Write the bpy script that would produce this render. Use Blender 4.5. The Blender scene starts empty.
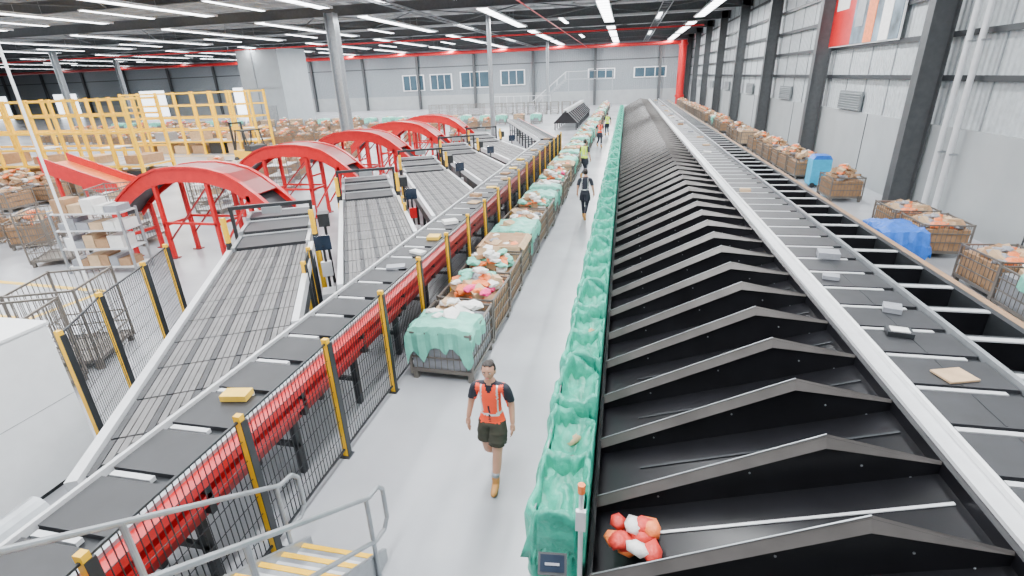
import bpy, bmesh, math, random
from mathutils import Vector, Matrix, Euler, noise
S=bpy.context.scene
C=S.collection
# ---------------- materials ----------------
def mat(name,rgb,rough=.5,metal=0,var=.12,scale=6,bump=0,bscale=30,emit=0,spec=None):
    m=bpy.data.materials.new(name); m.use_nodes=True
    nt=m.node_tree; b=nt.nodes['Principled BSDF']
    b.inputs['Roughness'].default_value=rough; b.inputs['Metallic'].default_value=metal
    if spec is not None: b.inputs['Specular IOR Level'].default_value=spec
    tc=nt.nodes.new('ShaderNodeTexCoord')
    n=nt.nodes.new('ShaderNodeTexNoise'); n.inputs['Scale'].default_value=scale; n.inputs['Detail'].default_value=4
    nt.links.new(tc.outputs['Object'],n.inputs['Vector'])
    r=nt.nodes.new('ShaderNodeValToRGB')
    r.color_ramp.elements[0].position=.3; r.color_ramp.elements[1].position=.7
    r.color_ramp.elements[0].color=[c*(1-var) for c in rgb]+[1]
    r.color_ramp.elements[1].color=[min(1,c*(1+var)) for c in rgb]+[1]
    nt.links.new(n.outputs['Fac'],r.inputs['Fac']); nt.links.new(r.outputs['Color'],b.inputs['Base Color'])
    if bump:
        n2=nt.nodes.new('ShaderNodeTexNoise'); n2.inputs['Scale'].default_value=bscale
        nt.links.new(tc.outputs['Object'],n2.inputs['Vector'])
        bp=nt.nodes.new('ShaderNodeBump'); bp.inputs['Strength'].default_value=bump; bp.inputs['Distance'].default_value=.03
        nt.links.new(n2.outputs['Fac'],bp.inputs['Height']); nt.links.new(bp.outputs['Normal'],b.inputs['Normal'])
    if emit:
        b.inputs['Emission Color'].default_value=list(rgb)+[1]; b.inputs['Emission Strength'].default_value=emit
    return m
def ribbed(name,rgb,rough,period,axis='X',strength=.6,metal=0):
    m=mat(name,rgb,rough,metal); nt=m.node_tree; b=nt.nodes['Principled BSDF']
    tc=nt.nodes.new('ShaderNodeTexCoord'); w=nt.nodes.new('ShaderNodeTexWave'); w.bands_direction=axis
    w.inputs['Scale'].default_value=.314/period*1.0
    nt.links.new(tc.outputs['Object'],w.inputs['Vector'])
    bp=nt.nodes.new('ShaderNodeBump'); bp.inputs['Strength'].default_value=strength; bp.inputs['Distance'].default_value=.05
    nt.links.new(w.outputs['Fac'],bp.inputs['Height']); nt.links.new(bp.outputs['Normal'],b.inputs['Normal'])
    return m
M={}
M['floor']=mat('concrete_floor',(.40,.41,.435),.26,0,.16,.5,.04,8)
M['black']=mat('black_sheet',(.007,.007,.009),.32,0,.3,3)
M['cap']=mat('chute_cap',(.115,.105,.10),.30,.2,.15,3)
M['belt']=mat('belt_panel',(.022,.023,.027),.5,0,.25,3)
M['belt2']=mat('belt_strip',(.135,.13,.13),.5,0,.2,3)
M['dark']=mat('dark_steel',(.026,.029,.033),.45,.2)
M['steel']=mat('galv_steel',(.34,.36,.38),.38,.5)
M['white']=mat('white_paint',(.82,.83,.84),.35,0,.03)
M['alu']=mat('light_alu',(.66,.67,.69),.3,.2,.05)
M['red']=mat('red_paint',(.56,.006,.010),.35,0,.08)
M['redd']=mat('dark_red_paint',(.26,.008,.01),.4,0,.1)
M['yellow']=mat('yellow_paint',(.95,.53,.003),.4,0,.06)
M['ymark']=mat('floor_line_yellow',(.88,.55,.06),.5,0,.12)
M['green']=mat('green_sack_fabric',(.026,.36,.25),.36,0,.35,5,.7,12)
M['greenl']=mat('green_sheet',(.16,.54,.42),.45,0,.15,5,.5,10)
M['card']=mat('cardboard',(.36,.21,.11),.8,0,.15)
M['card2']=mat('cardboard_light',(.54,.37,.22),.8,0,.15)
M['pwhite']=mat('satchel_white',(.78,.77,.75),.4,0,.08,9,.3)
M['pgrey']=mat('satchel_grey',(.28,.29,.32),.4,0,.1,9,.3)
M['orange']=mat('satchel_orange',(.85,.20,.05),.45,0,.15,9,.3)
M['pink']=mat('satchel_pink',(.85,.03,.22),.4,0,.1,9,.3)
M['pred']=mat('satchel_red',(.65,.04,.03),.45,0,.1,9,.3)
M['blue']=mat('blue_plastic',(.015,.14,.60),.4,0,.2,6,.4)
M['cyan']=mat('cyan_plastic',(.02,.40,.66),.45)
M['cage']=mat('cage_wire',(.19,.17,.15),.45,.5)
M['wood']=mat('ply_edge',(.30,.18,.10),.7)
M['rwall']=ribbed('translucent_cladding',(.46,.49,.51),.45,.25,'Y',.8)
M['conc']=mat('precast_panel',(.34,.36,.37),.7,0,.06,1)
M['encl']=mat('enclosure_grey',(.33,.36,.38),.6,0,.05,1)
M['bwall']=ribbed('back_cladding',(.24,.27,.29),.5,.3,'X',.6)
M['ceil']=ribbed('roof_sheet',(.6,.61,.62),.5,.3,'X',.6)
M['beam']=mat('roof_beam',(.08,.085,.09),.5,.2)
M['purl']=mat('purlin',(.46,.47,.48),.4,.3)
M['glass']=mat('window_glass',(.05,.09,.12),.1,0,.2,.6)
M['louv']=mat('louvre_grey',(.20,.22,.23),.45,.2)
M['door']=mat('daylit_door',(.9,.95,1),.5,0,.02,1,emit=4)
M['sky']=mat('strip_diffuser',(.96,.98,1),.5,0,.02,1,emit=12)
M['picb']=mat('banner_picture',(.16,.22,.27),.5,0,.8,.9)
M['skin']=mat('skin',(.50,.26,.17),.5,0,.05)
M['hair']=mat('hair_dark',(.018,.011,.008),.5,0,.2)
M['vest']=mat('hivis_orange',(.95,.07,.015),.5,0,.06)
M['vesty']=mat('hivis_yellow',(.65,.85,.04),.5,0,.06)
M['band']=mat('reflective_band',(.62,.63,.63),.3,.3)
M['navy']=mat('navy_cloth',(.012,.014,.025),.7)
M['olive']=mat('olive_shorts',(.032,.032,.02),.8,0,.2)
M['boot']=mat('tan_boot',(.46,.22,.06),.7,0,.15)
M['sole']=mat('boot_sole',(.05,.035,.025),.7)
M['eyew']=mat('eye_white',(.8,.8,.8),.2)
M['lip']=mat('lip',(.45,.12,.10),.4)
M['screen']=mat('screen',(.02,.03,.05),.1,0,.2,5)
# ---------------- mesh builder ----------------
class MB:
    def __init__(s): s.v=[];s.f=[];s.m=[];s.mats=[]
    def mi(s,k):
        if k not in s.mats: s.mats.append(k)
        return s.mats.index(k)
    def add(s,vs,fs,k):
        o=len(s.v); s.v+= [tuple(v) for v in vs]; i=s.mi(k)
        for f in fs: s.f.append([o+a for a in f]); s.m.append(i)
    BF=[(0,3,2,1),(4,5,6,7),(0,1,5,4),(1,2,6,5),(2,3,7,6),(3,0,4,7)]
    def box(s,a,b,k):
        x0,y0,z0=a;x1,y1,z1=b
        s.add([(x0,y0,z0),(x1,y0,z0),(x1,y1,z0),(x0,y1,z0),(x0,y0,z1),(x1,y0,z1),(x1,y1,z1),(x0,y1,z1)],s.BF,k)
    def obox(s,c,sz,R,k):
        c=Vector(c); hx,hy,hz=[q/2 for q in sz]
        P=[(-hx,-hy,-hz),(hx,-hy,-hz),(hx,hy,-hz),(-hx,hy,-hz),(-hx,-hy,hz),(hx,-hy,hz),(hx,hy,hz),(-hx,hy,hz)]
        s.add([c+R@Vector(p) for p in P],s.BF,k)
    def beam(s,p,q,w,h,k):
        p=Vector(p);q=Vector(q);d=q-p;L=d.length
        if L<1e-6:return
        x=d/L; up=Vector((0,0,1)) if abs(x.z)<.99 else Vector((0,1,0))
        y=up.cross(x).normalized(); z=x.cross(y)
        R=Matrix((x,y,z)).transposed()
        s.obox((p+q)/2,(L,w,h),R,k)
    def tube(s,p,q,r,k,n=8,r2=None):
        p=Vector(p);q=Vector(q);d=(q-p)
        if d.length<1e-6:return
        x=d.normalized(); up=Vector((0,0,1)) if abs(x.z)<.9 else Vector((0,1,0))
        y=up.cross(x).normalized(); z=x.cross(y); r2=r if r2 is None else r2
        vs=[];fs=[]
        for i in range(n):
            a=2*math.pi*i/n; o=y*math.cos(a)+z*math.sin(a)
            vs.append(p+o*r); vs.append(q+o*r2)
        for i in range(n):
            j=(i+1)%n; fs.append((2*i,2*j,2*j+1,2*i+1))
        fs.append([2*i for i in range(n)][::-1]); fs.append([2*i+1 for i in range(n)])
        s.add(vs,fs,k)
    def path(s,pts,r,k,n=8):
        for a,b in zip(pts,pts[1:]):
            s.tube(a,b,r,k,n)
        for p in pts[1:-1]: s.ball(p,(r,r,r),k,1)
    def prism(s,pts,ext,k):
        n=len(pts); e=Vector(ext); P=[Vector(p) for p in pts]
        vs=P+[p+e for p in P]
        fs=[list(range(n))[::-1],[n+i for i in range(n)]]
        for i in range(n): fs.append((i,(i+1)%n,n+(i+1)%n,n+i))
        s.add(vs,fs,k)
    def ball(s,c,r,k,sub=2,R=None,jit=0,rng=None,flat=0):
        bm=bmesh.new(); bmesh.ops.create_icosphere(bm,subdivisions=sub,radius=1)
        c=Vector(c); vs=[]
        for v in bm.verts:
            p=Vector((v.co.x*r[0],v.co.y*r[1],v.co.z*r[2]))
            if jit: p*=1+rng.uniform(-jit,jit)
            if R is not None: p=R@p
            vs.append(c+p)
        fs=[[v.index for v in f.verts] for f in bm.faces]; bm.free()
        s.add(vs,fs,k)
    def mesh(s,name,smooth=False):
        me=bpy.data.meshes.new(name); me.from_pydata(s.v,[],s.f); me.update()
        for k in s.mats: me.materials.append(M[k])
        me.polygons.foreach_set('material_index',s.m)
        if smooth: me.polygons.foreach_set('use_smooth',[True]*len(me.polygons))
        bm=bmesh.new(); bm.from_mesh(me); bmesh.ops.recalc_face_normals(bm,faces=bm.faces); bm.to_mesh(me); bm.free()
        return me
    def build(s,name,loc=(0,0,0),rz=0,smooth=False,parent=None):
        return place(s.mesh(name,smooth),name,loc,rz,parent)
def place(me,name,loc=(0,0,0),rz=0,parent=None):
    o=bpy.data.objects.new(name,me); C.objects.link(o); o.location=loc; o.rotation_euler=(0,0,rz)
    if parent: o.parent=parent
    return o
def lerp(a,b,t): return Vector(a)*(1-t)+Vector(b)*t
# ---------------- camera ----------------
Yc=Vector((115,214,-512)).normalized()
Zc=Vector((-48,1212,512)); Zc=(Zc-Yc*Zc.dot(Yc)).normalized()
Xc=Yc.cross(Zc)
R=Matrix((Xc,Yc,Zc))   # rows = world axes in camera coords -> camera-to-world rotation
cam=bpy.data.cameras.new('camera'); cam.lens=18; cam.sensor_width=36; cam.clip_end=400; cam.clip_start=.05
co=bpy.data.objects.new('camera',cam); C.objects.link(co); S.camera=co
co.matrix_world=Matrix.Translation((0,0,4.5))@R.to_4x4()
# ---------------- room ----------------
YB=90; XR=9.6; XL=-140; ZC=10.3
b=MB(); b.box((XL,-8,-.2),(XR+.3,YB+.3,0),'floor'); b.build('floor')
b=MB(); b.box((XL,-8,ZC),(XR+.3,YB+.3,ZC+.2),'ceil')
b.build('ceiling')
b=MB(); b.box((XL,YB,0),(XR+.3,YB+.3,ZC),'bwall'); b.box((XL,YB-.08,0),(XR,YB,2.2),'conc'); b.box((XL,YB-.1,6.6),(XR,YB,6.75),'beam'); b.build('wall_back')
b=MB(); b.box((XR,-8,2.7),(XR+.2,YB,ZC),'rwall'); b.box((XR-.1,-8,0),(XR+.2,YB,2.7),'conc')
for z in (4.0,5.2,6.4,7.6,8.8): b.box((XR-.14,-8,z),(XR,YB,z+.12),'steel'); b.box((XR-.16,-8,z-.02),(XR-.13,YB,z+.14),'dark')
for y in range(-6,90,10):
    b.box((XR-.115,y+.0,0),(XR-.1,y+.04,2.7),'dark')
for y in range(-7,90,2): b.box((XR-.03,y,2.7),(XR,y+.05,ZC),'steel')
b.build('wall_right')
b=MB(); b.box((XL-.3,-8,0),(XL,YB,ZC),'bwall'); b.build('wall_left')
for i,y in enumerate([-.6+10*k for k in range(10)]):
    b=MB(); b.box((8.75,y-.2,0),(8.79,y+.2,9.9),'beam'); b.box((9.40,y-.2,0),(9.43,y+.2,9.9),'beam'); b.box((8.79,y-.02,0),(9.40,y+.02,9.9),'beam')
    b.box((8.65,y-.3,0),(9.43,y+.3,.03),'dark')
    b.build('wall_column')
n=0
for k in range(2,9):
    y=6.0+10*k
    n+=1
    b=MB(); b.box((XR-.16,y-1.2,2.75),(XR-.1,y+1.2,3.5),'louv')
    for j in range(7): b.prism([(XR-.16,y-1.15,2.79+j*.1),(XR-.20,y-1.15,2.77+j*.1),(XR-.20,y-1.15,2.79+j*.1),(XR-.16,y-1.15,2.82+j*.1)],(0,2.3,0),'louv')
    b.build('window_%d'%n)
for (x,w,z0,z1) in [(-36,4,3.0,5.6),(-31,4,3.0,5.6),(-25,5.2,3.2,5.8),(-18.5,4.2,3.4,5.8),(-4,4.3,3.9,5.5),(3.5,5,3.9,5.5)]:
    n+=1; b=MB(); b.box((x-w/2,YB-.2,z0),(x+w/2,YB-.1,z1),'white')
    for i in range(3):
        x0=x-w/2+.15+i*(w-.3)/3; b.box((x0+.06,YB-.24,z0+.15),(x0+(w-.3)/3-.06,YB-.2,z1-.15),'glass')
    b.build('window_%d'%n)
for i,x in enumerate((-129,-111,-90,-69)):
    b=MB(); b.box((x-2.9,YB-.2,0),(x+2.9,YB-.1,4.6),'door')
    b.box((x-3.1,YB-.25,0),(x-2.9,YB-.11,4.8),'steel'); b.box((x+2.9,YB-.25,0),(x+3.1,YB-.11,4.8),'steel'); b.box((x-3.1,YB-.25,4.6),(x+3.1,YB-.11,4.8),'steel')
    b.build('door_%d'%(i+1))
for k in range(14):
    x=5-10*k; b=MB(); b.box((x-.2,YB-.6,0),(x+.2,YB-.55,9.05),'beam'); b.box((x-.2,YB-.3,0),(x+.2,YB-.26,9.05),'beam'); b.box((x-.02,YB-.55,0),(x+.02,YB-.3,9.05),'beam'); b.build('wall_column')
# roof structure
b=MB()
for k in range(10):
    y=-.6+10*k
    b.box((XL,y-.13,9.2),(XR,y+.13,9.24),'beam'); b.box((XL,y-.13,9.86),(XR,y+.13,9.9),'beam'); b.box((XL,y-.02,9.24),(XR,y+.02,9.86),'beam')
    if k<9:
        for e in (2.5,5,7.5): b.box((XL,y+e-.05,9.75),(XR,y+e+.05,9.9),'purl')
b.build('roof_rafters')
SX=[6.0,-1.8,-9.9,-18.8,-27.2,-35.6,-44.5,-54.5,-65,-77,-90,-104]
b=MB()
x=9
while x>XL:
    b.box((x-.05,-8,9.92),(x+.05,YB,10.2),'purl')
    x-=1.7
b.build('roof_purlins')
b=MB()
for k in range(0,9,2):
    y=-.6+10*k; x=9
    while x>-120:
        b.beam((x,y,9.3),(x-8,y+10,9.3),.07,.07,'beam'); b.beam((x,y+10,9.3),(x-8,y,9.3),.07,.07,'beam'); x-=8
b.build('roof_wind_bracing')
b=MB()
for x in SX:
    for y0 in (-1.5,18.5,38.5,58.5,76):
        L=15 if y0<70 else 11
        b.box((x-.40,y0,8.98),(x+.40,y0+L,9.01),'sky'); b.box((x-.46,y0-.05,9.01),(x+.46,y0+L+.05,9.07),'white')
        for s_ in (-.46,.40): b.box((x+s_,y0-.05,8.95),(x+s_+.06,y0+L+.05,9.01),'alu')
        yy=y0+1
        while yy<y0+L: b.box((x-.4,yy,8.96),(x+.4,yy+.07,8.98),'alu'); b.tube((x,yy,9.07),(x,yy,10.2),.012,'steel',4); yy+=1.6
        if x>-70:
            l=bpy.data.lights.new('strip_lamp','AREA'); l.shape='RECTANGLE'; l.size=.7; l.size_y=L; l.energy=1650; l.color=(.96,.985,1)
            o=bpy.data.objects.new('strip_lamp',l); C.objects.link(o); o.location=(x,y0+L/2,8.93)
    # short strips between the long rows
    if x<0:
        for y0 in (28,48,68):
            b.box((x+4.1,y0,9.0),(x+4.4,y0+5,9.02),'sky'); b.box((x+4.05,y0-.05,9.02),(x+4.45,y0+5.05,9.08),'white')
b.build('roof_light_strips')
b=MB()
b.tube((-6,-8,8.4),(-6,YB-1,8.4),.04,'red')
b.tube((XL+.5,57.5,8.6),(7,57.5,8.6),.08,'red'); b.tube((XL+.5,85,8.5),(7.4,85,8.5),.24,'red',12)
b.build('sprinkler_pipes',smooth=True)
b=MB(); b.tube((8.0,87.5,0),(8.0,87.5,8.9),.55,'red',20); b.tube((8.0,87.5,1),(8.0,87.5,1.3),.7,'red',20); b.tube((8.0,87.5,8.2),(8.0,87.5,8.5),.7,'red',20); b.build('red_riser_pipe')
b=MB()
for x in (2.5,-14.5): 
    b.box((x-.35,-7.5,8.9),(x-.32,YB-1,9.0),'steel'); b.box((x+.32,-7.5,8.9),(x+.35,YB-1,9.0),'steel')
    for y in range(-7,89): b.box((x-.35,y,8.9),(x+.35,y+.06,8.93),'steel')
b.build('cable_tray')
w=bpy.data.worlds.new('world'); S.world=w; w.use_nodes=True
w.node_tree.nodes['Background'].inputs[0].default_value=(.88,.94,1,1); w.node_tree.nodes['Background'].inputs[1].default_value=.8
# columns interior
def icol(x,y,w):
    b=MB(); b.box((x-w/2,y-w/2,0),(x-w/2+.05,y+w/2,9.15),'steel'); b.box((x+w/2-.05,y-w/2,0),(x+w/2,y+w/2,9.15),'steel'); b.box((x-w/2,y-.03,0),(x+w/2,y+.03,9.15),'steel'); b.box((x-w/2-.1,y-w/2-.1,0),(x+w/2+.1,y+w/2+.1,.05),'dark'); b.build('roof_column')
icol(-20.5,37.0,.7); icol(-10.9,44,.3); icol(-11.3,80,.35); icol(-40,73,.5); icol(-64,52,.5); icol(-75,70,.5)
b=MB(); b.tube((-12.6,9.2,0),(-12.6,9.2,9.9),.03,'white',8); b.tube((-12.6,9.2,0),(-12.6,9.2,.03),.12,'steel',12); b.box((-12.68,9.1,1.1),(-12.52,9.16,1.4),'white'); b.build('power_drop_pole')
b=MB()
for y in (17.5,18.1): 
    b.tube((9.28,y,0.02),(9.28,y,9.8),.08,'alu',12)
    for z in (2,5,8): b.box((9.23,y-.12,z),(9.43,y+.12,z+.05),'steel')
b.build('drain_pipes')
b=MB(); b.box((9.34,22.5,5.3),(9.40,30.3,8.8),'white'); b.box((9.31,26.9,5.35),(9.34,30.25,8.75),'red'); b.box((9.31,22.55,5.35),(9.34,26.9,8.75),'picb')
b.box((9.29,23.3,5.35),(9.31,24.1,7.2),'pwhite'); b.box((9.29,24.7,5.35),(9.31,25.5,7.0),'orange'); b.box((9.29,25.8,6.0),(9.31,26.6,7.8),'steel'); b.box((9.29,27.6,6.8),(9.31,29.0,7.5),'pwhite'); b.build('wall_banner')
b=MB(); b.box((-46.5,60,0),(-41,66,8.9),'encl'); b.box((-46.5,59.9,0),(-44.6,60,8.9),'conc'); b.box((-44.6,59.88,0),(-44.45,60,8.9),'steel'); b.box((-46.6,59.85,4.4),(-40.9,59.9,4.5),'steel'); b.box((-43.8,59.9,0),(-42.4,60,2.4),'steel'); b.build('ventilation_enclosure')
# ---------------- RIGHT SORTER ----------------
Y0=3.24-.92*3; N=80; YE=Y0+.92*N
def fl(x): return .25+.33*(x+.1)
b=MB()
b.prism([(-.1,Y0,fl(-.1)),(2.85,Y0,fl(2.85)),(2.85,Y0,fl(2.85)-.05),(-.1,Y0,fl(-.1)-.05)],(0,YE-Y0,0),'black')
b.box((-.14,Y0,.1),(-.1,YE,.45),'black')
b.box((2.8,Y0,.2),(2.86,YE,1.33),'black')
for i in range(N+1):
    y=Y0+.92*i
    b.prism([(-.1,y-.012,.1),(2.8,y-.012,.6),(2.8,y-.012,1.3),(1.87,y-.012,1.48),(-.1,y-.012,.45)],(0,.024,0),'black')
    L=(-.12,y,.47);P=(1.87,y,1.5);Rr=(2.82,y,1.33); d=.11; wv=.06
    vs=[L,P,Rr,(-.12,y-wv,.47-d),(1.87,y-wv,1.5-d),(-.12,y+wv,.47-d),(1.87,y+wv,1.5-d),(2.82,y-.01,1.3),(2.82,y+.01,1.3)]
    b.add(vs,[(0,3,4,1),(1,4,7,2),(0,1,6,5),(1,2,8,6),(0,5,3),(2,7,8)],'cap')
    b.beam((-.1,y-.004,.474),(1.87,y-.004,1.502),.012,.006,'steel')
    for x in (.1,2.7): b.box((x-.03,y-.03,0),(x+.03,y+.03,fl(x)-.04),'dark')
    if i<N:
        ym=y+.55
        k='alu' if i<4 else 'dark'  # floor joints; glare on the nearest ones is painted in as pale strips
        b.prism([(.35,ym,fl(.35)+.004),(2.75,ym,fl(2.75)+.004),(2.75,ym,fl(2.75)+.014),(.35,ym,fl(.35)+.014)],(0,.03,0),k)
        for x in (.5,1.3,2.2,2.6):
            zz=.45+ (x+.1)*.523 if x<1.87 else 1.46-(x-1.87)*.18
            b.tube((x,y-.02,zz-.19),(x,y-.012,zz-.19),.010,'steel',6)
b.build('sorting_chute_bank')
b=MB()
b.box((2.86,Y0,1.30),(3.06,YE,1.37),'alu'); b.box((3.02,Y0,1.37),(3.06,YE,1.42),'white')
b.box((3.06,Y0,1.1),(4.2,YE,1.30),'dark')
y=Y0
while y<YE-.7:
    b.box((3.1,y+.05,1.30),(4.12,y+.62,1.345),'belt'); b.box((3.14,y+.63,1.31),(3.95,y+.69,1.35),'alu'); b.box((3.6,y+.07,1.346),(3.62,y+.6,1.35),'dark')
    y+=.70
b.box((4.14,Y0,1.28),(4.20,YE,1.40),'steel'); b.box((4.22,Y0,1.22),(4.34,YE,1.27),'dark')
b.prism([(4.3,Y0,.95),(5.3,Y0,.75),(5.3,Y0,.7),(4.3,Y0,.9)],(0,YE-Y0,0),'black')
for i in range(N+1):
    y=Y0+.92*i
    b.box((4.3,y-.03,.75),(5.22,y+.03,1.18),'black'); b.box((4.3,y-.05,1.18),(5.22,y+.05,1.2),'alu'); b.box((4.3,y+.05,1.175),(5.2,y+.12,1.19),'dark')
    for x in (4.2,5.2): b.box((x-.03,y-.03,0),(x+.03,y+.03,.75),'dark')
b.box((5.2,Y0,.6),(5.3,YE,1.2),'dark'); b.box((5.3,Y0,1.14),(5.42,YE,1.2),'wood'); b.box((4.25,Y0,1.17),(4.33,YE,1.23),'alu')
b.build('cross_belt_conveyor')
rng=random.Random(5)
def satchel(b,c,s,k,rng,rz=None):
    R=Euler((rng.uniform(-.3,.3),rng.uniform(-.3,.3),rng.uniform(0,6.28) if rz is None else rz)).to_matrix()
    b.ball(c,s,k,1,R,.12,rng)
b=MB()
for i in range(60):
    y=2.5+i*1.15+rng.uniform(-.3,.3); x=3.6+rng.uniform(-.25,.25); k=rng.choice(['card2','pgrey','pwhite','pgrey','card','dark'])
    if rng.random()<.55: continue
    sx,sy,h=rng.uniform(.2,.4),rng.uniform(.15,.3),rng.uniform(.03,.12)
    b.obox((x,y,1.352+h/2),(sx,sy,h),Euler((0,0,rng.uniform(-.5,.5))).to_matrix(),k)
b.obox((3.62,5.62,1.363),(.34,.26,.02),Euler((0,0,.3)).to_matrix(),'card2'); b.obox((3.5,6.6,1.382),(.28,.2,.06),Euler((0,0,-.2)).to_matrix(),'dark'); b.obox((3.5,6.6,1.417),(.2,.14,.01),Euler((0,0,-.2)).to_matrix(),'pwhite')
b.build('belt_parcels')
# ---------------- green sacks ----------------
def sack(seed):
    rng=random.Random(seed); b=MB(); nseg=72; vs=[];fs=[]; ph=[rng.uniform(0,6.28) for _ in range(6)]
    H=.88+rng.uniform(-.06,.12)
    prof=[(.55,.80),(.75,.84),(.92,.90),(1.0,.99),(.97,1.10),(.88,1.17),(.78,1.2),(.66,1.22),(.56,1.25),(.55,1.14),(.43,1.10),(.3,1.12),(.16,1.12),(.06,1.05),(0,.9),(0,.2)]
    for j,(t,r) in enumerate(prof):
        for i in range(nseg):
            a=2*math.pi*i/nseg; ca,sa=math.cos(a),math.sin(a)
            ex=abs(ca)**.6*(1 if ca>0 else -1); ey=abs(sa)**.6*(1 if sa>0 else -1)
            amp=.04+.04*(1 if 3<j<10 else .6)
            tri=lambda q: abs(((q/math.pi)%2)-1)*2-1
            fold=1+amp*tri(5*a+ph[0]+t*3)+amp*.8*tri(11*a+ph[1]-t*4)+amp*.7*tri(17*a+ph[2]+t*5)
            rr=r*fold
            sag=0
            if t>.5: sag=-.07*math.sin(2*a+ph[3])-.06*math.sin(3*a+ph[4])
            if j in (7,8): sag+=-.10*math.sin(4*a+ph[5])-.10
            q=Vector((ex*2.2,ey*3,t*3+seed*7)); nz=noise.noise(q)
            x=ex*.25*rr+.05*nz
            x=min(x,.25)
            y=ey*.43*rr+.03*noise.noise(q*1.7); y=max(-.47,min(.47,y))
            vs.append((x,y,max(0.004,t*H+sag+.05*nz*(1 if t>.05 else 0))))
    for j in range(len(prof)-1):
        for i in range(nseg):
            k=(i+1)%nseg; fs.append((j*nseg+i,j*nseg+k,(j+1)*nseg+k,(j+1)*nseg+i))
    b.add(vs,fs,'green')
    n=12; vs=[];fs=[]
    for i in range(n+1):
        for j in range(n+1):
            u=-1+2*i/n; v=-1+2*j/n
            vs.append((u*.21,v*.37,H*.66+.12*(u*u+v*v)+.10*noise.noise(Vector((u*2.5,v*2.5,seed*3)))))
    for i in range(n):
        for j in range(n): a=i*(n+1)+j; fs.append((a,a+1,a+n+2,a+n+1))
    b.add(vs,fs,'green')
    if seed%4==1:
        for q in range(3): satchel(b,(rng.uniform(-.1,.1),rng.uniform(-.25,.25),H*.7),(.10,.14,.05),rng.choice(['pwhite','pgrey','card2']),rng)
    return b.mesh('green_sack',True)
SK=[sack(i) for i in range(8)]
for i in range(71):
    y=Y0+.92*(i+3.55)
    o=place(SK[(i*5+i//3)%8],'green_sack',(-.42,y,0))
b=MB(); b.tube((-.66,Y0+2.9,.76),(-.66,YE-5,.76),.012,'steel',6)
for i in range(0,73): 
    y=Y0+.92*(i+3.2)
    if i%3==0: b.tube((-.66,y,0),(-.66,y,.76),.012,'steel',6)
b.build('sack_hanging_rail')
b=MB(); b.tube((-.2,3.15,0),(-.2,3.15,1.46),.02,'alu',10); b.tube((-.2,3.15,1.46),(-.2,3.15,1.54),.03,'orange',12); b.tube((-.2,3.15,0),(-.2,3.15,.02),.05,'dark',12); b.box((-.24,3.1,1.1),(-.16,3.14,1.3),'alu'); b.build('indicator_post')
b=MB(); b.tube((-.42,3.05,0),(-.42,3.05,.72),.02,'dark',8); b.tube((-.42,3.05,0),(-.42,3.05,.02),.1,'dark',12)
Rt=Euler((math.radians(30),0,.1)).to_matrix(); b.obox((-.42,3.05,.75),(.24,.17,.03),Rt,'dark'); b.obox((-.42,3.042,.768),(.2,.13,.004),Rt,'screen'); b.obox((-.42,3.03,.772),(.12,.02,.004),Rt,'pgrey'); b.build('scanner_stand')
b=MB(); rng=random.Random(9)
for i in range(16): satchel(b,(rng.uniform(.06,.42),3.42+rng.uniform(0,.45),fl(.3)+.10+rng.uniform(0,.16)),(.13,.10,.06),rng.choice(['pred','pwhite','pred','orange','pwhite']),rng)
b.build('chute_parcels',smooth=True)
# ---------------- LEFT belt ----------------
def leftbelt(p,q,name):
    p=Vector(p);q=Vector(q);L=(q-p).length; b=MB()
    b.box((-.42,0,1.05),(.42,L,1.24),'dark')
    y=0.02
    while y<L-.6:
        b.box((-.40,y,1.24),(.38,y+.56,1.29),'belt'); b.box((-.34,y+.58,1.25),(.1,y+.64,1.295),'alu'); y+=.68
    b.box((.40,0,1.2),(.46,L,1.36),'steel'); b.box((.46,0,1.22),(.60,L,1.32),'red'); b.box((.46,0,1.14),(.52,L,1.22),'dark'); b.box((.46,0,1.02),(.58,L,1.13),'red'); b.box((.46,0,.86),(.50,L,1.0),'redd')
    b.box((-.46,0,1.1),(-.42,L,1.32),'alu')
    y=.4
    while y<L:
        b.box((-.36,y,0),(-.28,y+.08,1.05),'dark'); b.box((.3,y,0),(.38,y+.08,1.05),'dark'); b.box((-.36,y,.4),(.38,y+.05,.46),'dark'); b.box((.47,y,.9),(.58,y+.05,1.3),'dark'); y+=1.5
    a=math.atan2((q-p).y,(q-p).x)-math.pi/2
    return b.build(name,(p.x,p.y,0),a)
leftbelt((-4.1,-.5),(-4.1,29),'induction_sorter_conveyor'); leftbelt((-4.25,29.6),(-9.4,45),'induction_sorter_conveyor')
b=MB(); rng=random.Random(3)
for i in range(26):
    y=1.6+i*1.1+rng.uniform(-.3,.3)
    if rng.random()<.4: continue
    h=rng.uniform(.02,.08); b.obox((-4.1+rng.uniform(-.15,.15),y,1.297+h/2),(rng.uniform(.2,.35),rng.uniform(.15,.3),h),Euler((0,0,rng.uniform(-.6,.6))).to_matrix(),rng.choice(['card2','pwhite','card','pgrey','ymark']))
b.build('belt_parcels')
b=MB(); b.tube((-4.78,-.5,1.2),(-4.78,2.45,1.2),.14,'steel',16); b.box((-4.9,-.5,0),(-4.66,2.45,1.1),'steel'); b.build('conveyor_end_cover')
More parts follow.
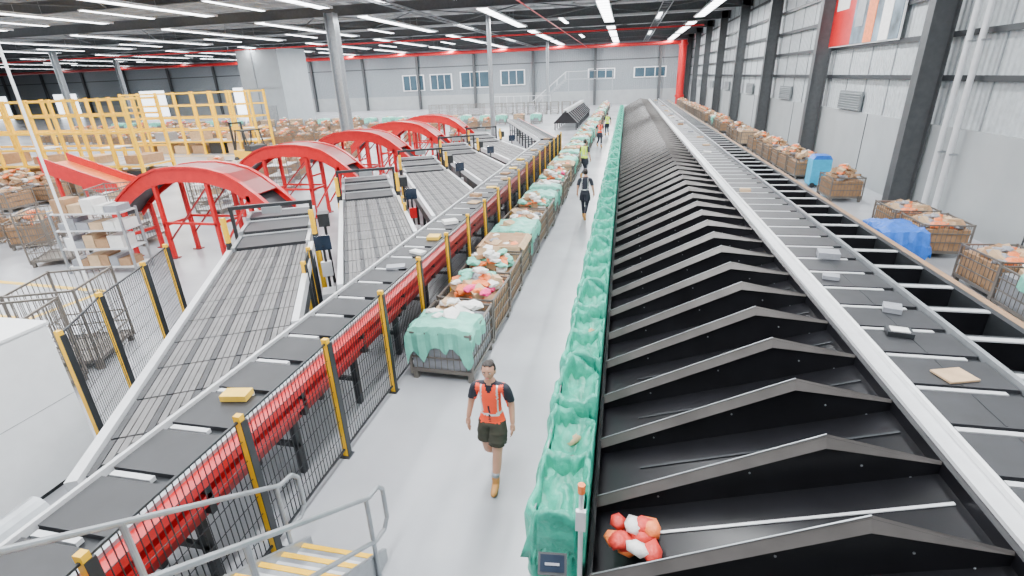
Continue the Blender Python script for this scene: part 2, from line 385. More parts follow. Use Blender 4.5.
# ---------------- fence ----------------
def fence(pts,H,name,post='yellow',sp=.06):
    b=MB()
    for p in pts:
        b.box((p[0]-.035,p[1]-.03,0),(p[0]+.035,p[1]+.03,H+.06),post); b.box((p[0]-.034,p[1]+.03,0.0),(p[0]+.034,p[1]+.05,H),'dark'); b.box((p[0]+.035,p[1]-.03,0.0),(p[0]+.045,p[1]+.05,H),'dark'); b.box((p[0]-.07,p[1]-.07,0),(p[0]+.07,p[1]+.07,.015),'dark')
    for p,q in zip(pts,pts[1:]):
        p=Vector((p[0],p[1],0));q=Vector((q[0],q[1],0));L=(q-p).length;n=int(L/sp)
        for z in (.12,H): b.beam(p+Vector((0,0,z)),q+Vector((0,0,z)),.022,.022,'dark')
        for j in range(1,7): z=.12+(H-.12)*j/7; b.beam(p+Vector((0,0,z)),q+Vector((0,0,z)),.006,.006,'dark')
        for j in range(1,n):
            c=lerp(p,q,j/n); b.box((c.x-.0035,c.y-.0035,.12),(c.x+.0035,c.y+.0035,H),'dark')
    return b.build(name)
fence([(-3.36,.3+1.5*k) for k in range(20)],1.66,'mesh_safety_fence')
# ---------------- feeders ----------------
def feeder(off,idx):
    b=MB(); A0=Vector((-8.0,8.9+off,0));A1=Vector((-4.62,2.75+off,0));B0=Vector((-6.62,9.6+off,0))
    d=(A1-A0).normalized(); nrm=Vector((-d.y,d.x,0))
    if nrm.dot(B0-A0)<0: nrm=-nrm
    W=1.5; ns=20; xe=-4.58
    z=Vector((0,0,1))
    Rm=Matrix((d,nrm,z)).transposed()
    for k in range(ns):
        o=A0+nrm*(W*(k+.5)/ns)
        L=(xe-o.x)/d.x
        s=0
        while s<L-.02:
            e=min(s+.72,L); b.obox(o+d*((s+e)/2)+z*1.29,(e-s-.03,W/ns-.012,.03),Rm,'belt2' if k%4 else 'belt'); s+=.72
        b.obox(o+d*(L/2)+z*1.255,(L,W/ns,.03),Rm,'pgrey')
    LA=(xe-A0.x)/d.x; LB=(xe-(A0+nrm*W).x)/d.x
    for (o,L) in ((A0-nrm*.07,LA),(A0+nrm*(W+.07),LB-.1)):
        b.obox(o+d*(L/2)+z*1.24,(L,.1,.2),Rm,'alu'); b.obox(o+d*(L/2)+z*1.0,(L-.3,.05,.3),Rm,'dark')
        s=.2
        while s<L: b.obox(o+d*s+z*.57,(.08,.07,1.14),Rm,'dark'); s+=1.6
    b.box((xe-.02,2.95+off,1.18),(xe+.0,5.9+off,1.30),'steel')
    b.build('induction_feed_conveyor')
    b=MB(); u=-d
    for j,(ln,zt) in enumerate(((1.0,1.36),(1.0,1.44),(.7,1.52))):
        c=A0+nrm*(W/2)+u*(.05+j*1.05+ln/2)
        b.obox(c+z*(zt-.06),(ln,W-.12,.1),Rm,'belt'); b.obox(c+z*(zt-.1)+nrm*(W/2),(ln+.03,.08,.22),Rm,'alu' if j!=1 else 'steel'); b.obox(c+z*(zt-.1)-nrm*(W/2),(ln+.03,.08,.22),Rm,'steel')
        b.obox(c+u*(ln/2)+z*(zt-.01),(.05,W,.04),Rm,'alu'); b.obox(c+z*(zt-.3),(ln-.1,W-.3,.3),Rm,'dark')
        for sg in (-1,1):
            b.obox(c+nrm*sg*(W/2)+z*((zt-.2)/2),(.07,.07,zt-.2),Rm,'dark')
    for sg in (-1,1):
        c=A0+nrm*(W/2+sg*(W/2+.14))+u*.4
        b.box((c.x-.04,c.y-.04,0),(c.x+.04,c.y+.04,1.95),'yellow'); b.box((c.x-.042,c.y-.042,1.2),(c.x+.042,c.y+.042,1.4),'dark')
    c=A0+nrm*(W+.35)+u*.9; b.obox(c+z*1.6,(.35,.25,.3),Rm,'dark'); b.obox(c+z*.72,(.06,.06,1.44),Rm,'dark')
    c=A0+nrm*(W/2)+u*1.1
    for sg in (-1,1): b.obox(c+nrm*sg*(W/2+.1)+z*1.0,(.07,.07,2.0),Rm,'dark')
    b.obox(c+z*2.0,(.08,W+.28,.08),Rm,'dark'); b.obox(c+z*1.9,(.25,.4,.14),Rm,'steel')
    b.build('induction_belt_station')
    # operator terminal in the gap between feeders
    b=MB(); c=A0+nrm*(W+.38)+d*1.0
    b.obox(c+z*.75,(.05,.05,1.5),Rm,'dark'); b.obox(c+z*1.55,(.05,.32,.3),Rm,'screen'); b.obox(c+z*.015,(.3,.24,.03),Rm,'dark'); b.obox(c+z*1.0,(.12,.2,.3),Rm,'red' if idx%2 else 'alu'); b.obox(c+d*.5+z*.45,(.4,.26,.5),Rm,'alu'); b.obox(c+d*.5+z*.1,(.38,.24,.2),Rm,'dark'); b.build('operator_terminal')
    # arch
    y=12.25+off; pr=[(-9.0,1.5),(-9.45,1.9),(-9.85,2.2),(-10.25,2.42),(-10.7,2.54),(-11.2,2.6),(-11.8,2.6),(-12.4,2.54),(-12.9,2.38),(-13.4,2.1),(-13.9,1.75),(-14.3,1.4)]
    b=MB(); hw=.5
    for (p,q) in zip(pr,pr[1:]):
        for yy in (y-hw,y+hw-.05):
            b.prism([(p[0],yy,p[1]),(q[0],yy,q[1]),(q[0],yy,q[1]-.40),(p[0],yy,p[1]-.40)],(0,.05,0),'red')
        b.prism([(p[0],y-hw+.05,p[1]-.2),(q[0],y-hw+.05,q[1]-.2),(q[0],y-hw+.05,q[1]-.26),(p[0],y-hw+.05,p[1]-.26)],(0,2*hw-.1,0),'belt')
        for e in (y-hw-.04,y+hw-.09): b.prism([(p[0],e,p[1]+.03),(q[0],e,q[1]+.03),(q[0],e,q[1]-.03),(p[0],e,p[1]-.03)],(0,.13,0),'red')
    for (p,q) in list(zip(pr,pr[1:]))[1:9]:
        b.prism([(p[0],y-hw,p[1]),(q[0],y-hw,q[1]),(q[0],y-hw,q[1]-.03),(p[0],y-hw,p[1]-.03)],(0,2*hw,0),'redd')
    for (x,zt) in ((-9.7,1.85),(-10.9,2.2),(-12.6,2.1),(-13.9,1.4)):
        for yy in (y-hw+.05,y+hw-.05): b.box((x-.05,yy-.05,0),(x+.05,yy+.05,zt),'red'); b.box((x-.12,yy-.1,0),(x+.12,yy+.1,.03),'redd')
        b.box((x-.04,y-hw,zt*.45),(x+.04,y+hw,zt*.45+.08),'red')
    for yy in (y-hw+.05,y+hw-.05): b.beam((-10.8,yy,.4),(-9.7,yy,1.8),.05,.05,'red'); b.beam((-12.6,yy,1.05),(-10.9,yy,1.05),.05,.07,'red'); b.beam((-12.6,yy,.5),(-10.9,yy,2.1),.04,.04,'redd')
    b.build('red_arch_conveyor')
for i in range(5): feeder(4.7*i,i)
fence([(-6.85,4.45),(-7.55,5.6),(-8.1,6.9),(-8.6,7.9)],1.7,'mesh_safety_fence')
fence([(-5.6,7.8),(-6.0,8.6)],1.5,'mesh_safety_fence')
fence([(-5.6,12.5),(-6.0,13.3)],1.5,'mesh_safety_fence')
# white cabinet
b=MB(); b.box((-8.3,.6,.08),(-6.6,4.2,2.0),'white'); b.box((-8.25,.65,0),(-6.65,4.15,.08),'dark')
for y in (1.8,3.0): b.box((-6.6,y-.006,.1),(-6.597,y+.006,1.98),'dark')
b.box((-6.6,.6,1.05),(-6.596,4.2,1.055),'steel'); b.box((-8.32,.58,2.0),(-6.58,4.22,2.03),'white'); b.box((-6.6,2.85,1.0),(-6.57,2.9,1.2),'dark')
b.build('white_control_cabinet')
# ---------------- stairs ----------------
b=MB(); ns=14; ys=3.3; tr=.27; ri=.19
for i in range(ns):
    y1=ys-tr*i; z=ri*(i+1); b.box((-3.0,y1-tr-.03,z-.04),(-2.2,y1,z),'steel'); b.box((-3.0,y1-.05,z),(-2.2,y1,z+.006),'yellow'); b.box((-3.0,y1-.13,z),(-2.2,y1-.10,z+.004),'alu')
    b.box((-3.0,y1-.02,z-ri),(-2.2,y1-.01,z-.04),'pgrey')
for x in (-3.04,-2.2): b.prism([(x,ys+.12,0),(x,ys+.12,.15),(x,ys-tr*ns,ri*ns+.1),(x,ys-tr*ns,ri*ns-.25),(x,ys-.25,0)],(.04,0,0),'steel')
sl=ri/tr
for x in (-3.06,-2.14):
    def rz_(y,h): return h+(ys-y)*sl
    b.path([(x,-.5,rz_(-.5,.95)),(x,3.25,rz_(3.25,.95)),(x,3.42,.96),(x,3.5,.86),(x,3.5,.5),(x,3.42,.42),(x,3.25,rz_(3.25,.42)),(x,-.5,rz_(-.5,.42))],.022,'steel',10)
    for y in (3.2,1.9,.6,-.45): b.tube((x,y,max(0,rz_(y,-.1))),(x,y,rz_(y,.95)),.022,'steel',10)
b.box((-3.06,-2.5,ri*ns-.1),(-2.14,ys-tr*ns,ri*ns),'steel')
for x in (-3.0,-2.2): b.box((x-.05,-2.4,0),(x+.05,-2.3,ri*ns-.1),'steel'); b.box((x-.05,-.75,0),(x+.05,-.65,ri*ns-.1),'steel')
b.build('access_stairs')
# ---------------- cages ----------------
PAL=['pwhite','pwhite','pwhite','orange','card2','card','pgrey','card2','pwhite','greenl']
def cage(seed,kind,pal=PAL,H=.85,hp=.42,cov=.8):
    rng=random.Random(seed); b=MB(); X=.52;Y=.6
    b.box((-X,-Y,.14),(X,Y,.18),'cage')
    for x in (-X+.05,X-.05):
        for y in (-Y+.05,Y-.05): b.box((x-.04,y-.04,0),(x+.04,y+.04,.14),'cage')
    for x in (-X,X):
        for y in (-Y,Y): b.box((x-.018,y-.018,.1),(x+.018,y+.018,H+.03),'cage')
    for z in (.2,.42,.64,H):
        t=.011 if z<H else .016
        b.box((-X,-Y-t,z-t),(X,-Y+t,z+t),'cage'); b.box((-X,Y-t,z-t),(X,Y+t,z+t),'cage'); b.box((-X-t,-Y,z-t),(-X+t,Y,z+t),'cage'); b.box((X-t,-Y,z-t),(X+t,Y,z+t),'cage')
    n=10
    for j in range(1,n):
        x=-X+2*X*j/n; y=-Y+2*Y*j/n
        for yy in (-Y,Y): b.box((x-.005,yy-.005,.18),(x+.005,yy+.005,H),'cage')
        for xx in (-X,X): b.box((xx-.005,y-.005,.18),(xx+.005,y+.005,H),'cage')
    if kind=='empty': return b.mesh('roll_cage')
    if kind=='shelf':
        for z in (.2,.7,1.15):
            b.box((-X+.02,-Y+.02,z),(X-.02,Y-.02,z+.02),'white'); 
            for q in range(3): b.obox((rng.uniform(-.25,.25),rng.uniform(-.35,.35),z+.12),(.3,.25,.2),Euler((0,0,rng.uniform(0,1))).to_matrix(),rng.choice(['pwhite','card2','pgrey']))
        return b.mesh('roll_cage')
    if kind=='box':
        b.box((-X+.04,-Y+.04,.18),(X-.04,Y-.04,H+.1),'card2'); b.box((-X+.08,-Y+.08,H+.09),(X-.08,Y-.08,H+.11),'card')
        for sx in (-1,1): b.prism([(sx*(X-.04),-Y+.04,H+.1),(sx*(X-.04),Y-.04,H+.1),(sx*(X+.06),Y-.04,H+.02),(sx*(X+.06),-Y+.04,H+.02)],(0,0,.01),'card2')
    else: b.box((-X+.03,-Y+.03,.18),(X-.03,Y-.03,H-.12),'card' if kind!='green' else 'pgrey')
    nn=46 if kind=='heap' else 14
    for i in range(nn):
        u=rng.uniform(-1,1);v=rng.uniform(-1,1); zz=H-.1+ (1-.6*max(abs(u),abs(v)))*rng.uniform(.0,hp)
        if kind=='green': zz-=.1
        c=(u*(X-.16),v*(Y-.18),zz); k=rng.choice(pal)
        if k.startswith('card') : b.obox(c,(rng.uniform(.15,.32),rng.uniform(.12,.26),rng.uniform(.06,.18)),Euler((rng.uniform(-.4,.4),rng.uniform(-.4,.4),rng.uniform(0,3))).to_matrix(),k)
        else: satchel(b,c,(rng.uniform(.13,.2),rng.uniform(.12,.16),rng.uniform(.05,.08)),k,rng)
    if kind=='green':
        n=22; vs=[];fs=[]
        for i in range(n+1):
            for j in range(n+1):
                u=-1+2*i/n; x=u*.62;y=-.74+ (j/n)*cov
                e=max(abs(x)-.54,-y-.60,y-.60,0)
                z=H+.08*(1-u*u)+.06*noise.noise(Vector((u*3,y*4,seed)))-e*4.4*(.75+.5*noise.noise(Vector((u*5,y*5,seed+3))))
                x=max(-.56,min(.56,x))+.012*math.sin(y*23+seed); y=max(-.635,min(.635,y))+.02*math.sin(u*17+seed)
                vs.append((x,y,z+.04))
        for i in range(n):
            for j in range(n): a=i*(n+1)+j; fs.append((a,a+1,a+n+2,a+n+1))
        b.add(vs,fs,'greenl')
        if cov<1:
            for q in range(13): satchel(b,(rng.uniform(-.33,.33),rng.uniform(-.15,.42),H+rng.uniform(.0,.14)),(.19,.15,.055),rng.choice(['pwhite','pwhite','card2','pwhite']),rng)
    return b.mesh('roll_cage')
PP=PAL+['pink','orange','orange']
CG=[cage(1,'green'),cage(2,'heap',PP,hp=.5),cage(3,'heap',hp=.25),cage(4,'box'),cage(5,'green',cov=1.45),cage(6,'heap',PAL+['greenl','greenl'],hp=.55),cage(7,'green',cov=1.0)]
BR=['card','card2','card','orange','pwhite','card','card2','pgrey','card2','orange']
CB=[cage(11,'heap',BR),cage(12,'heap',BR,hp=.6),cage(13,'heap',BR,hp=.2),cage(14,'heap',BR)]
CE=cage(20,'empty',H=1.5); CS=cage(21,'shelf',H=1.6)
rng=random.Random(7); y=7.3; seq=[0,1,5,3,4,2,5,6,0,5,1,3,4,2,6]
for i in range(47):
    k=seq[i] if i<len(seq) else rng.randrange(7)
    place(CG[k],'roll_cage',(-2.66+rng.uniform(-.03,.03),y,0),rng.uniform(-.04,.04)); y+=1.38 if (y<14 or rng.random()<.7) else 2.1
y=10.3; i=0
while y<82:
    if abs(y-22.4)>1.3 and abs(y-19.4)>.2: place(CB[rng.randrange(4)] if i%7 else CG[rng.choice([3,0])],'parcel_cage',(7.75+rng.uniform(-.06,.06),y,0),rng.uniform(-.06,.06))
    y+=1.45 if rng.random()<.62 else rng.uniform(2.4,3.6); i+=1
b=MB(); n=18; vs=[];fs=[]
for i in range(n+1):
    for j in range(n+1):
        u=-1+2*i/n; v=-1+2*j/n; x=u*.62;y=v*.75
        e=max(abs(x)-.5,abs(y)-.6,0); z=.85+.12*(1-u*u)*(1-v*v)+.10*noise.noise(Vector((u*3,v*3,1)))-e*4.6*(.8+.6*noise.noise(Vector((u*4,v*4,9))))
        x=max(-.56,min(.56,x)); y=max(-.66,min(.66,y)); vs.append((x+.02*math.sin(v*17),y+.02*math.sin(u*15),max(.02,z)))
for i in range(n):
    for j in range(n): a=i*(n+1)+j; fs.append((a,a+1,a+n+2,a+n+1))
b.add(vs,fs,'blue')
b.box((-.5,-.6,.1),(.5,.6,.68),'card'); b.box((-.5,-.6,0),(-.3,.6,.1),'wood'); b.box((.3,-.6,0),(.5,.6,.1),'wood'); b.build('tarpaulin_covered_pallet',(6.5,13.6,0))
b=MB(); b.box((7.4,22.7,.1),(8.1,23.3,1.1),'cyan'); b.prism([(7.4,22.7,1.1),(8.1,22.7,1.1),(8.0,22.7,1.25),(7.5,22.7,1.25)],(0,.6,0),'blue'); b.tube((7.5,22.65,.1),(7.5,22.7,.1),.1,'dark'); b.tube((8.0,22.65,.1),(8.0,22.7,.1),.1,'dark'); b.build('blue_wheelie_bin')
# left area
for (x,y,r) in [(-9.5,6.5,.4),(-9.0,5.1,.4)]: place(CE,'empty_roll_cage',(x,y,0),r)
for (x,y,r) in [(-18.6,10.4,.2),(-20.5,12.4,.1),(-18.6,12.6,.6)]: place(CB[rng.randrange(4)],'parcel_cage',(x,y,0),r)
for (x,y,r) in [(-16.0,11.3,.5),(-22.5,13.5,.2)]: place(CE,'empty_roll_cage',(x,y,0),r)
for (x,y,r) in [(-15.2,13.2,.2),(-16.9,14.2,.4),(-15.6,17.2,.1),(-17.2,18.6,.3),(-15.6,21.6,.2)]: place(CS,'shelf_trolley',(x,y,0),r)
for i in range(29):
    place(CB[rng.randrange(3)],'parcel_cage',(-12.5-i*1.7+rng.uniform(-.2,.2),49+rng.uniform(-.4,.4),0),rng.uniform(-.1,.1))
    place(CG[rng.randrange(7)],'roll_cage',(-9-i*1.9+rng.uniform(-.2,.2),56+rng.uniform(-.4,.4),0),rng.uniform(-.1,.1))
    if i<20: place(CB[rng.randrange(3)],'parcel_cage',(-22-i*1.8,42+rng.uniform(-.4,.4),0),rng.uniform(-.1,.1))
    if i<18: place(CB[rng.randrange(3)],'parcel_cage',(-12.5-i*1.9,39.5+rng.uniform(-.4,.4),0),rng.uniform(-.1,.1)) if abs(-12.5-i*1.9+20.5)>1.2 else None
for i in range(14):
    place(CE,'empty_roll_cage',(-6-i*1.5,70,0),0)
for i in range(20):
    place(CB[rng.randrange(3)],'parcel_cage',(-25.5-(i%7)*1.8,16.8+(i//7)*1.6,0),rng.uniform(-.2,.2))
for i in range(8): place(CB[rng.randrange(3)],'parcel_cage',(-17-(i%4)*1.5,24.4+(i//4)*6,0),rng.uniform(-.2,.2))
# shelf
b=MB()
for x in (-.95,.95):
    for y in (-.3,.3): b.box((x-.025,y-.025,0),(x+.025,y+.025,1.7),'steel')
rng=random.Random(31)
for z in (.2,.7,1.2,1.65):
    b.box((-.97,-.32,z-.03),(.97,.32,z),'alu')
    x=-.85
    while x<.75 and z<1.7:
        w_=rng.uniform(.2,.4); h=rng.uniform(.15,.36); b.box((x,-.26,z),(x+w_,.22,z+h),rng.choice(['card','card2','pwhite','pgrey'])); x+=w_+.03
b.build('shelving_unit',(-13.6,10.7,0),.15)
def yrack(x0,x1,y0,y1,H=3.8):
    b=MB(); rng=random.Random(int(x0))
    nx=round((x1-x0)/1.5); stp=(x1-x0)/nx
    for yi,y in enumerate((y0,y1)):
        for i in range(nx+1):
            x=x0+i*stp; b.box((x-.07,y-.07,0),(x+.07,y+.07,H),'yellow'); b.box((x-.15,y-.12,0),(x+.15,y+.12,.03),'yellow')
        for z in (.9,1.75,2.6,3.45,H-.1): b.box((x0,y-.04,z-.05),(x1,y+.04,z+.05),'yellow')
    for i in range(nx+1):
        x=x0+i*stp
        for z in (.9,2.6,H-.1): b.box((x-.03,y0,z-.04),(x+.03,y1,z+.04),'yellow')
    for i in range(nx):
        x=x0+(i+.15)*stp
        b.box((x-.1,y0+.1,.94),(x+stp*.8,y1-.1,.97),'alu')
        if i%2: b.box((x,y0+.3,.98),(x+stp*.7,y1-.3,.98+rng.uniform(.2,.6)),rng.choice(['card','card2','pgrey']))
        b.box((x,y0+.2,.02),(x+stp*.7,y1-.2,rng.uniform(.4,.8)),rng.choice(['card','dark','card2']))
        if i%3==0: b.box((x,y0+.3,1.8),(x+stp*.7,y1-.6,1.83),'white')
    b.build('yellow_pallet_rack')
yrack(-46,-24.5,22.6,24.6,4.3); yrack(-37,-26,34,35.6,4.4)
# forklift
b=MB(); b.box((-.55,-1,.35),(.55,.9,1.0),'yellow'); b.prism([(-.55,-1,1.0),(-.55,-.3,1.0),(-.55,-.35,1.35),(-.55,-.95,1.3)],(1.1,0,0),'dark')
for x in (-.5,.5):
    b.beam((x,-.8,1.2),(x,-.5,2.15),.06,.06,'dark'); b.beam((x,.7,1.0),(x,.35,2.15),.06,.06,'dark')
    b.tube((x-.1,-.65,.28),(x+.1,-.65,.28),.28,'dark',16); b.tube((x-.1,.65,.32),(x+.1,.65,.32),.32,'dark',16)
    b.box((x*.7-.05,1.0,.05),(x*.7+.05,1.1,2.6),'dark'); b.box((x*.6-.05,1.1,.08),(x*.6+.05,2.1,.13),'steel')
b.box((-.55,-.55,2.13),(.55,.4,2.2),'dark'); b.box((-.25,-.3,1.0),(.25,.2,1.15),'dark'); b.box((-.4,1.0,2.5),(.4,1.1,2.6),'dark'); b.build('forklift',(-22.3,28.2,0),1.2)
b=MB(); b.prism([(-21.5,15.6,2.1),(-18.3,15.6,1.1),(-18.3,15.6,.85),(-21.5,15.6,1.85)],(0,1.1,0),'orange')
for yy in (15.55,16.65): b.prism([(-21.5,yy,2.4),(-18.3,yy,1.4),(-18.3,yy,.8),(-21.5,yy,1.8)],(0,.05,0),'red')
for x,z in ((-21.1,1.9),(-18.8,1.0)):
    for yy in (15.7,16.6): b.box((x-.05,yy-.05,0),(x+.05,yy+.05,z),'red')
b.build('orange_parcel_slide')
b=MB()
def line(p,q,w=.14): b.beam((p[0],p[1],.004),(q[0],q[1],.004),w,.006,'ymark')
line((-12.3,9.3),(-17.5,9.6)); line((-12.3,9.3),(-12.9,5.2)); line((-12.9,7.7),(-19,8.0)); line((-23.5,14),(-23.5,34)); line((-23.5,33),(-50,33)); line((-23.5,21.6),(-50,21.6)); line((6.3,1),(6.3,80),.06)
b.build('floor_marking_lines')
b=MB()
for i in range(16): b.box((-14+i*.32,82,.25*i),(-13.6+i*.32,83.2,.25*i+.05),'steel')
for y in (82,83.2):
    b.beam((-14,y,.1),(-8.9,y,4.1),.06,.25,'steel'); b.beam((-14,y,1.1),(-8.9,y,5.1),.05,.05,'alu')
    for i in range(5): b.box((-14+i*1.25,y-.02,i*1.0),(-13.95+i*1.25,y+.02,i*1.0+1.1),'alu')
b.box((-8.9,82,4.0),(-2,83.4,4.12),'steel'); b.box((-8.9,82,5.1),(-2,82.05,5.15),'alu')
for x in (-8.5,-5.5,-2.1): b.box((x,82,0),(x+.12,82.12,5.1),'steel')
b.build('access_stairs')
b=MB()
for i in range(9):
    x=-18+i*1.0; b.box((x,73,0),(x+.05,73.05,2.2),'alu')
b.box((-18,73,2.2),(-9.9,73.05,2.26),'alu'); b.box((-18,73,1.1),(-9.9,73.05,1.16),'alu'); b.build('barrier_frame')
b=MB()
for i in range(12):
    y=48+i*1.6; b.prism([(-6.3,y,.6),(-5.2,y,1.7),(-4.1,y,.6)],(0,.9,0),'black'); b.box((-6.2,y+.1,0),(-6.1,y+.2,.6),'dark'); b.box((-4.3,y+.1,0),(-4.2,y+.2,.6),'dark')
b.box((-5.4,48,1.5),(-5.0,67,1.75),'alu'); b.build('small_sorting_chutes')
# ---------------- people ----------------
def skinmesh(pts,edges,rad,root=0,sub=2):
    me=bpy.data.meshes.new('t'); me.from_pydata(pts,edges,[]); ob=bpy.data.objects.new('t',me); C.objects.link(ob)
    md=ob.modifiers.new('s','SKIN'); md.branch_smoothing=.6; md.use_smooth_shade=True
    for i,r in enumerate(rad):
        d=me.skin_vertices[0].data[i]; d.radius=(r,r) if not isinstance(r,tuple) else r; d.use_root=(i==root)
    if sub: 
        s2=ob.modifiers.new('u','SUBSURF'); s2.levels=sub; s2.render_levels=sub
    dg=bpy.context.evaluated_depsgraph_get(); dg.update()
    out=bpy.data.meshes.new_from_object(ob.evaluated_get(dg)); bpy.data.objects.remove(ob); return out
def worker(name,loc,rz,vest,long_=False,sc=1.0):
    root=bpy.data.objects.new(name,None); C.objects.link(root); root.location=loc; root.rotation_euler=(0,0,rz); root.scale=(sc,)*3
    P=[(0,0,.94),(0,0,1.06),(0,-.01,1.2),(0,0,1.34),(0,0,1.43),(0,-.015,1.50),
       (.1,0,1.375),(.175,0,1.36),(.235,.035,1.12),(.26,-.05,.88),
       (-.1,0,1.375),(-.175,0,1.36),(-.25,.045,1.13),(-.29,-.02,.89),
       (.085,-.01,.86),(.075,-.12,.50),(.05,-.17,.13),
       (-.085,0,.86),(-.065,-.02,.48),(-.04,.27,.25),
       (.08,-.085,.68),(-.075,-.01,.67),(.065,-.135,.34),(-.055,.10,.38)]
    E=[(0,1),(1,2),(2,3),(3,4),(4,5),(3,6),(6,7),(7,8),(8,9),(3,10),(10,11),(11,12),(12,13),(0,14),(14,20),(20,15),(15,22),(22,16),(0,17),(17,21),(21,18),(18,23),(23,19)]
    r=[.14,.13,.142,.13,.062,.05,.085,.062,.044,.029,.085,.062,.044,.029,.1,.060,.042,.1,.060,.042,.084,.084,.060,.060]
    me=skinmesh(P,E,r,0,3)
    names=['skin',vest,'band','navy','olive' if not long_ else 'navy']
    for k in names: me.materials.append(M[k])
    for v in me.vertices:
        c=v.co; n=v.normal
        arm=abs(c.x)>.2 and c.z<1.34
        if not arm and .9<c.z<1.42: c.y*=.82
        if not arm and c.z>.64 and c.z<.95: v.co=c+Vector((n.x,n.y,0))*(.012+.03*max(0,(.95-c.z))/.3)
        elif arm and c.z>1.17: v.co=c+Vector((n.x,n.y,0))*.012
        elif not arm and .95<=c.z<1.40: v.co=c+Vector((n.x,n.y,0))*.014
        if not arm and .88<c.z<.98: v.co.x*=1.04; 
    for p in me.polygons:
        p.use_smooth=True; c=p.center; arm=abs(c.x)>.2 and c.z<1.36; ax=abs(c.x)
        if arm or (ax>.165 and c.z>1.2): m=3 if c.z>1.17 else 0
        elif c.z>1.44: m=0
        elif c.z>1.405: m=3 if ax>.03 or c.y>0 else 0
        elif c.z>.91:
            m=1
            if 1.01<c.z<1.045: m=2
            if .085<ax<.105 and c.z>1.045: m=2
            if c.y<0 and ax<.008: m=3
            if c.y<0 and c.z>1.3 and ax<(c.z-1.3)*.5: m=3
        elif c.z>(.64 if not long_ else .16): m=4
        else: m=0
        p.material_index=m
    o=place(me,'body',parent=root)
    for (an,heel,ball_,toe) in (((.05,-.165,.2),(.05,-.16,.065),(.05,-.27,.045),(.05,-.35,.04)),((-.04,.26,.29),(-.04,.33,.15),(-.04,.26,.075),(-.04,.185,.04))):
        mid=tuple((a+h)/2 for a,h in zip(an,heel))
        bm=skinmesh([an,mid,heel,ball_,toe],[(0,1),(1,2),(2,3),(3,4)],[.056,.054,.05,.047,.036],2,2)
        bm.materials.append(M['boot']); bm.materials.append(M['sole'])
        for v in bm.vertices: v.co.z=max(v.co.z,.004)
        for p in bm.polygons: p.use_smooth=True; p.material_index=1 if p.center.z<.018 else 0
        place(bm,'boot',parent=root)
        if an[1]<0:
            s=MB(); s.tube((an[0],an[1],.2),(an[0],an[1]+.005,.25),.052,'pgrey',14); s.build('sock',parent=root,smooth=True)
    for sg,wr in ((1,(.26,-.05,.88)),(-1,(-.29,-.02,.89))):
        wv=Vector(wr); hm=skinmesh([wv+Vector((0,0,.02)),wv+Vector((0,-.008,-.03)),wv+Vector((0,-.015,-.075))],[(0,1),(1,2)],[(.024,.02),(.034,.017),(.036,.015)],1,2)
        hm.materials.append(M['skin']); 
        for p in hm.polygons:p.use_smooth=True
        place(hm,'palm',parent=root)
        for i in range(4):
            fx=(-.026+.0175*i); L=(.068,.078,.072,.055)[i]
            base=wv+Vector((sg*.002,-.013+fx*1.0-.0,-.08))
            f=skinmesh([base+Vector((0,0,.025)),base,base+Vector((-sg*.008,0,-L*.45)),base+Vector((-sg*.028,0,-L*.95))],[(0,1),(1,2),(2,3)],[.009,.009,.008,.0065],0,1)
            f.materials.append(M['skin']); place(f,'finger',parent=root)
        t0=wv+Vector((0,-.028,-.035)); f=skinmesh([t0+Vector((0,.015,.01)),t0,t0+Vector((-sg*.01,-.028,-.03)),t0+Vector((-sg*.015,-.035,-.058))],[(0,1),(1,2),(2,3)],[.011,.011,.0095,.0075],0,1)
        f.materials.append(M['skin']); place(f,'thumb',parent=root)
    hb=bpy.data.objects.new('head',None); C.objects.link(hb); hb.parent=root; hb.location=(0,-.03,1.585)
    bm=bmesh.new(); bmesh.ops.create_uvsphere(bm,u_segments=36,v_segments=28,radius=1); me=bpy.data.meshes.new('face')
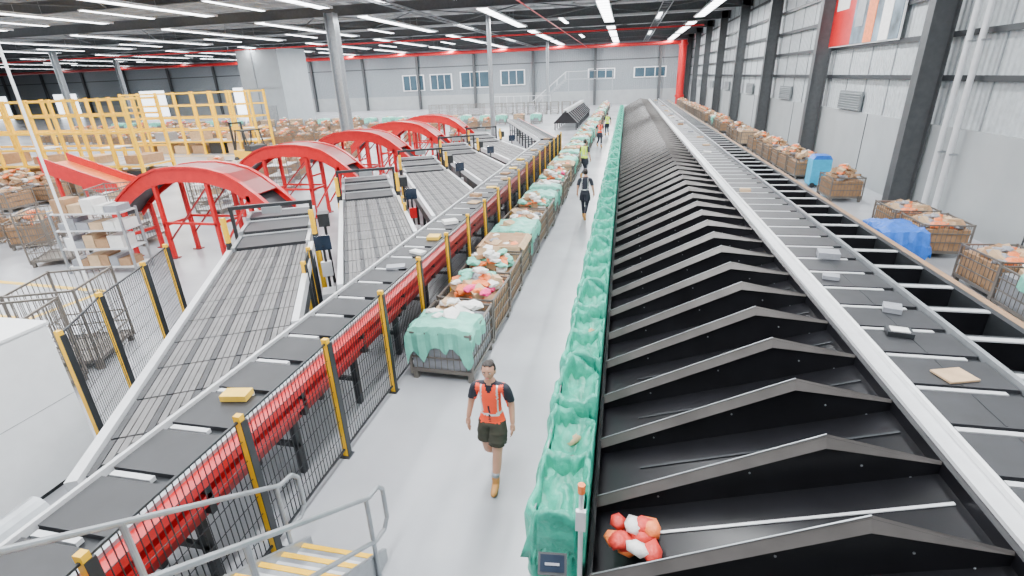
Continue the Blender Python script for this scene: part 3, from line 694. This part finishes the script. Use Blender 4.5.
    for v in bm.verts:
        x,y,z=v.co; sx=.076*(1-.32*max(0,-z-.1)**1.2); yy=y*.092; zz=z*.112
        xx=x*sx
        if y<0 and z<0: yy*=1-.10*(-z)
        if y>0 and z<-.3: yy*=.75
        g=lambda cx,cz,s:math.exp(-(((xx-cx)/s)**2+((zz-cz)/s)**2))
        if y<0:
            yy-=.020*math.exp(-((xx/.011)**2))*math.exp(-(((zz+.022)/.02)**2)); yy+=.007*(g(.03,.008,.014)+g(-.03,.008,.014)); yy-=.004*math.exp(-(((zz+.055)/.01)**2+(xx/.025)**2)); yy-=.006*g(0,-.1,.02)
        v.co=(xx,yy,zz)
    bm.to_mesh(me); bm.free(); me.materials.append(M['skin'])
    for p in me.polygons:p.use_smooth=True
    place(me,'face',parent=hb)
    b=MB()
    for s in (-1,1):
        b.ball((s*.029,-.076,.006),(.013,.009,.007),'eyew',2); b.ball((s*.029,-.083,.006),(.006,.004,.006),'hair',2); b.obox((s*.03,-.087,.024),(.032,.006,.006),Euler((0,s*.1,0)).to_matrix(),'hair')
        b.ball((s*.076,.005,-.005),(.009,.016,.03),'skin',2)
    b.ball((0,-.083,-.056),(.023,.008,.007),'lip',2); b.build('features',parent=hb,smooth=True)
    bm=bmesh.new(); bmesh.ops.create_uvsphere(bm,u_segments=36,v_segments=28,radius=1)
    for v in bm.verts: v.co=(v.co.x*.083,v.co.y*.100+.008,v.co.z*.118+.006)
    def hd(f):
        c=f.calc_center_median(); zl=.088-.35*abs(c.x)**1.0*.6
        return (c.y<-.01 and c.z<zl and abs(c.x)<.075) or c.z<-.06 or (c.y<.02 and c.z<.02)
    bmesh.ops.delete(bm,geom=[f for f in bm.faces if hd(f)],context='FACES')
    me=bpy.data.meshes.new('hair'); bm.to_mesh(me); bm.free(); me.materials.append(M['hair'])
    for p in me.polygons:p.use_smooth=True
    h=place(me,'hair',parent=hb); sd=h.modifiers.new('s','SOLIDIFY'); sd.thickness=.012
    b=MB(); b.ball((0,.1,.04),(.04,.04,.045),'hair',3); b.build('hair_bun',parent=hb,smooth=True)
    return root
worker('female_warehouse_worker',(-1.34,4.72,0),0.0,'vest',sc=.97)
worker('male_warehouse_worker',(-1.75,24.5,0),2.6,'vesty',True,1.06)
worker('male_warehouse_worker',(-1.18,17.0,0),3.1,'navy',True,1.0)
worker('male_warehouse_worker',(-1.6,36,0),.4,'vest',True,1.04)
worker('male_warehouse_worker',(-1.35,43,0),3.4,'vesty',True,1.04)
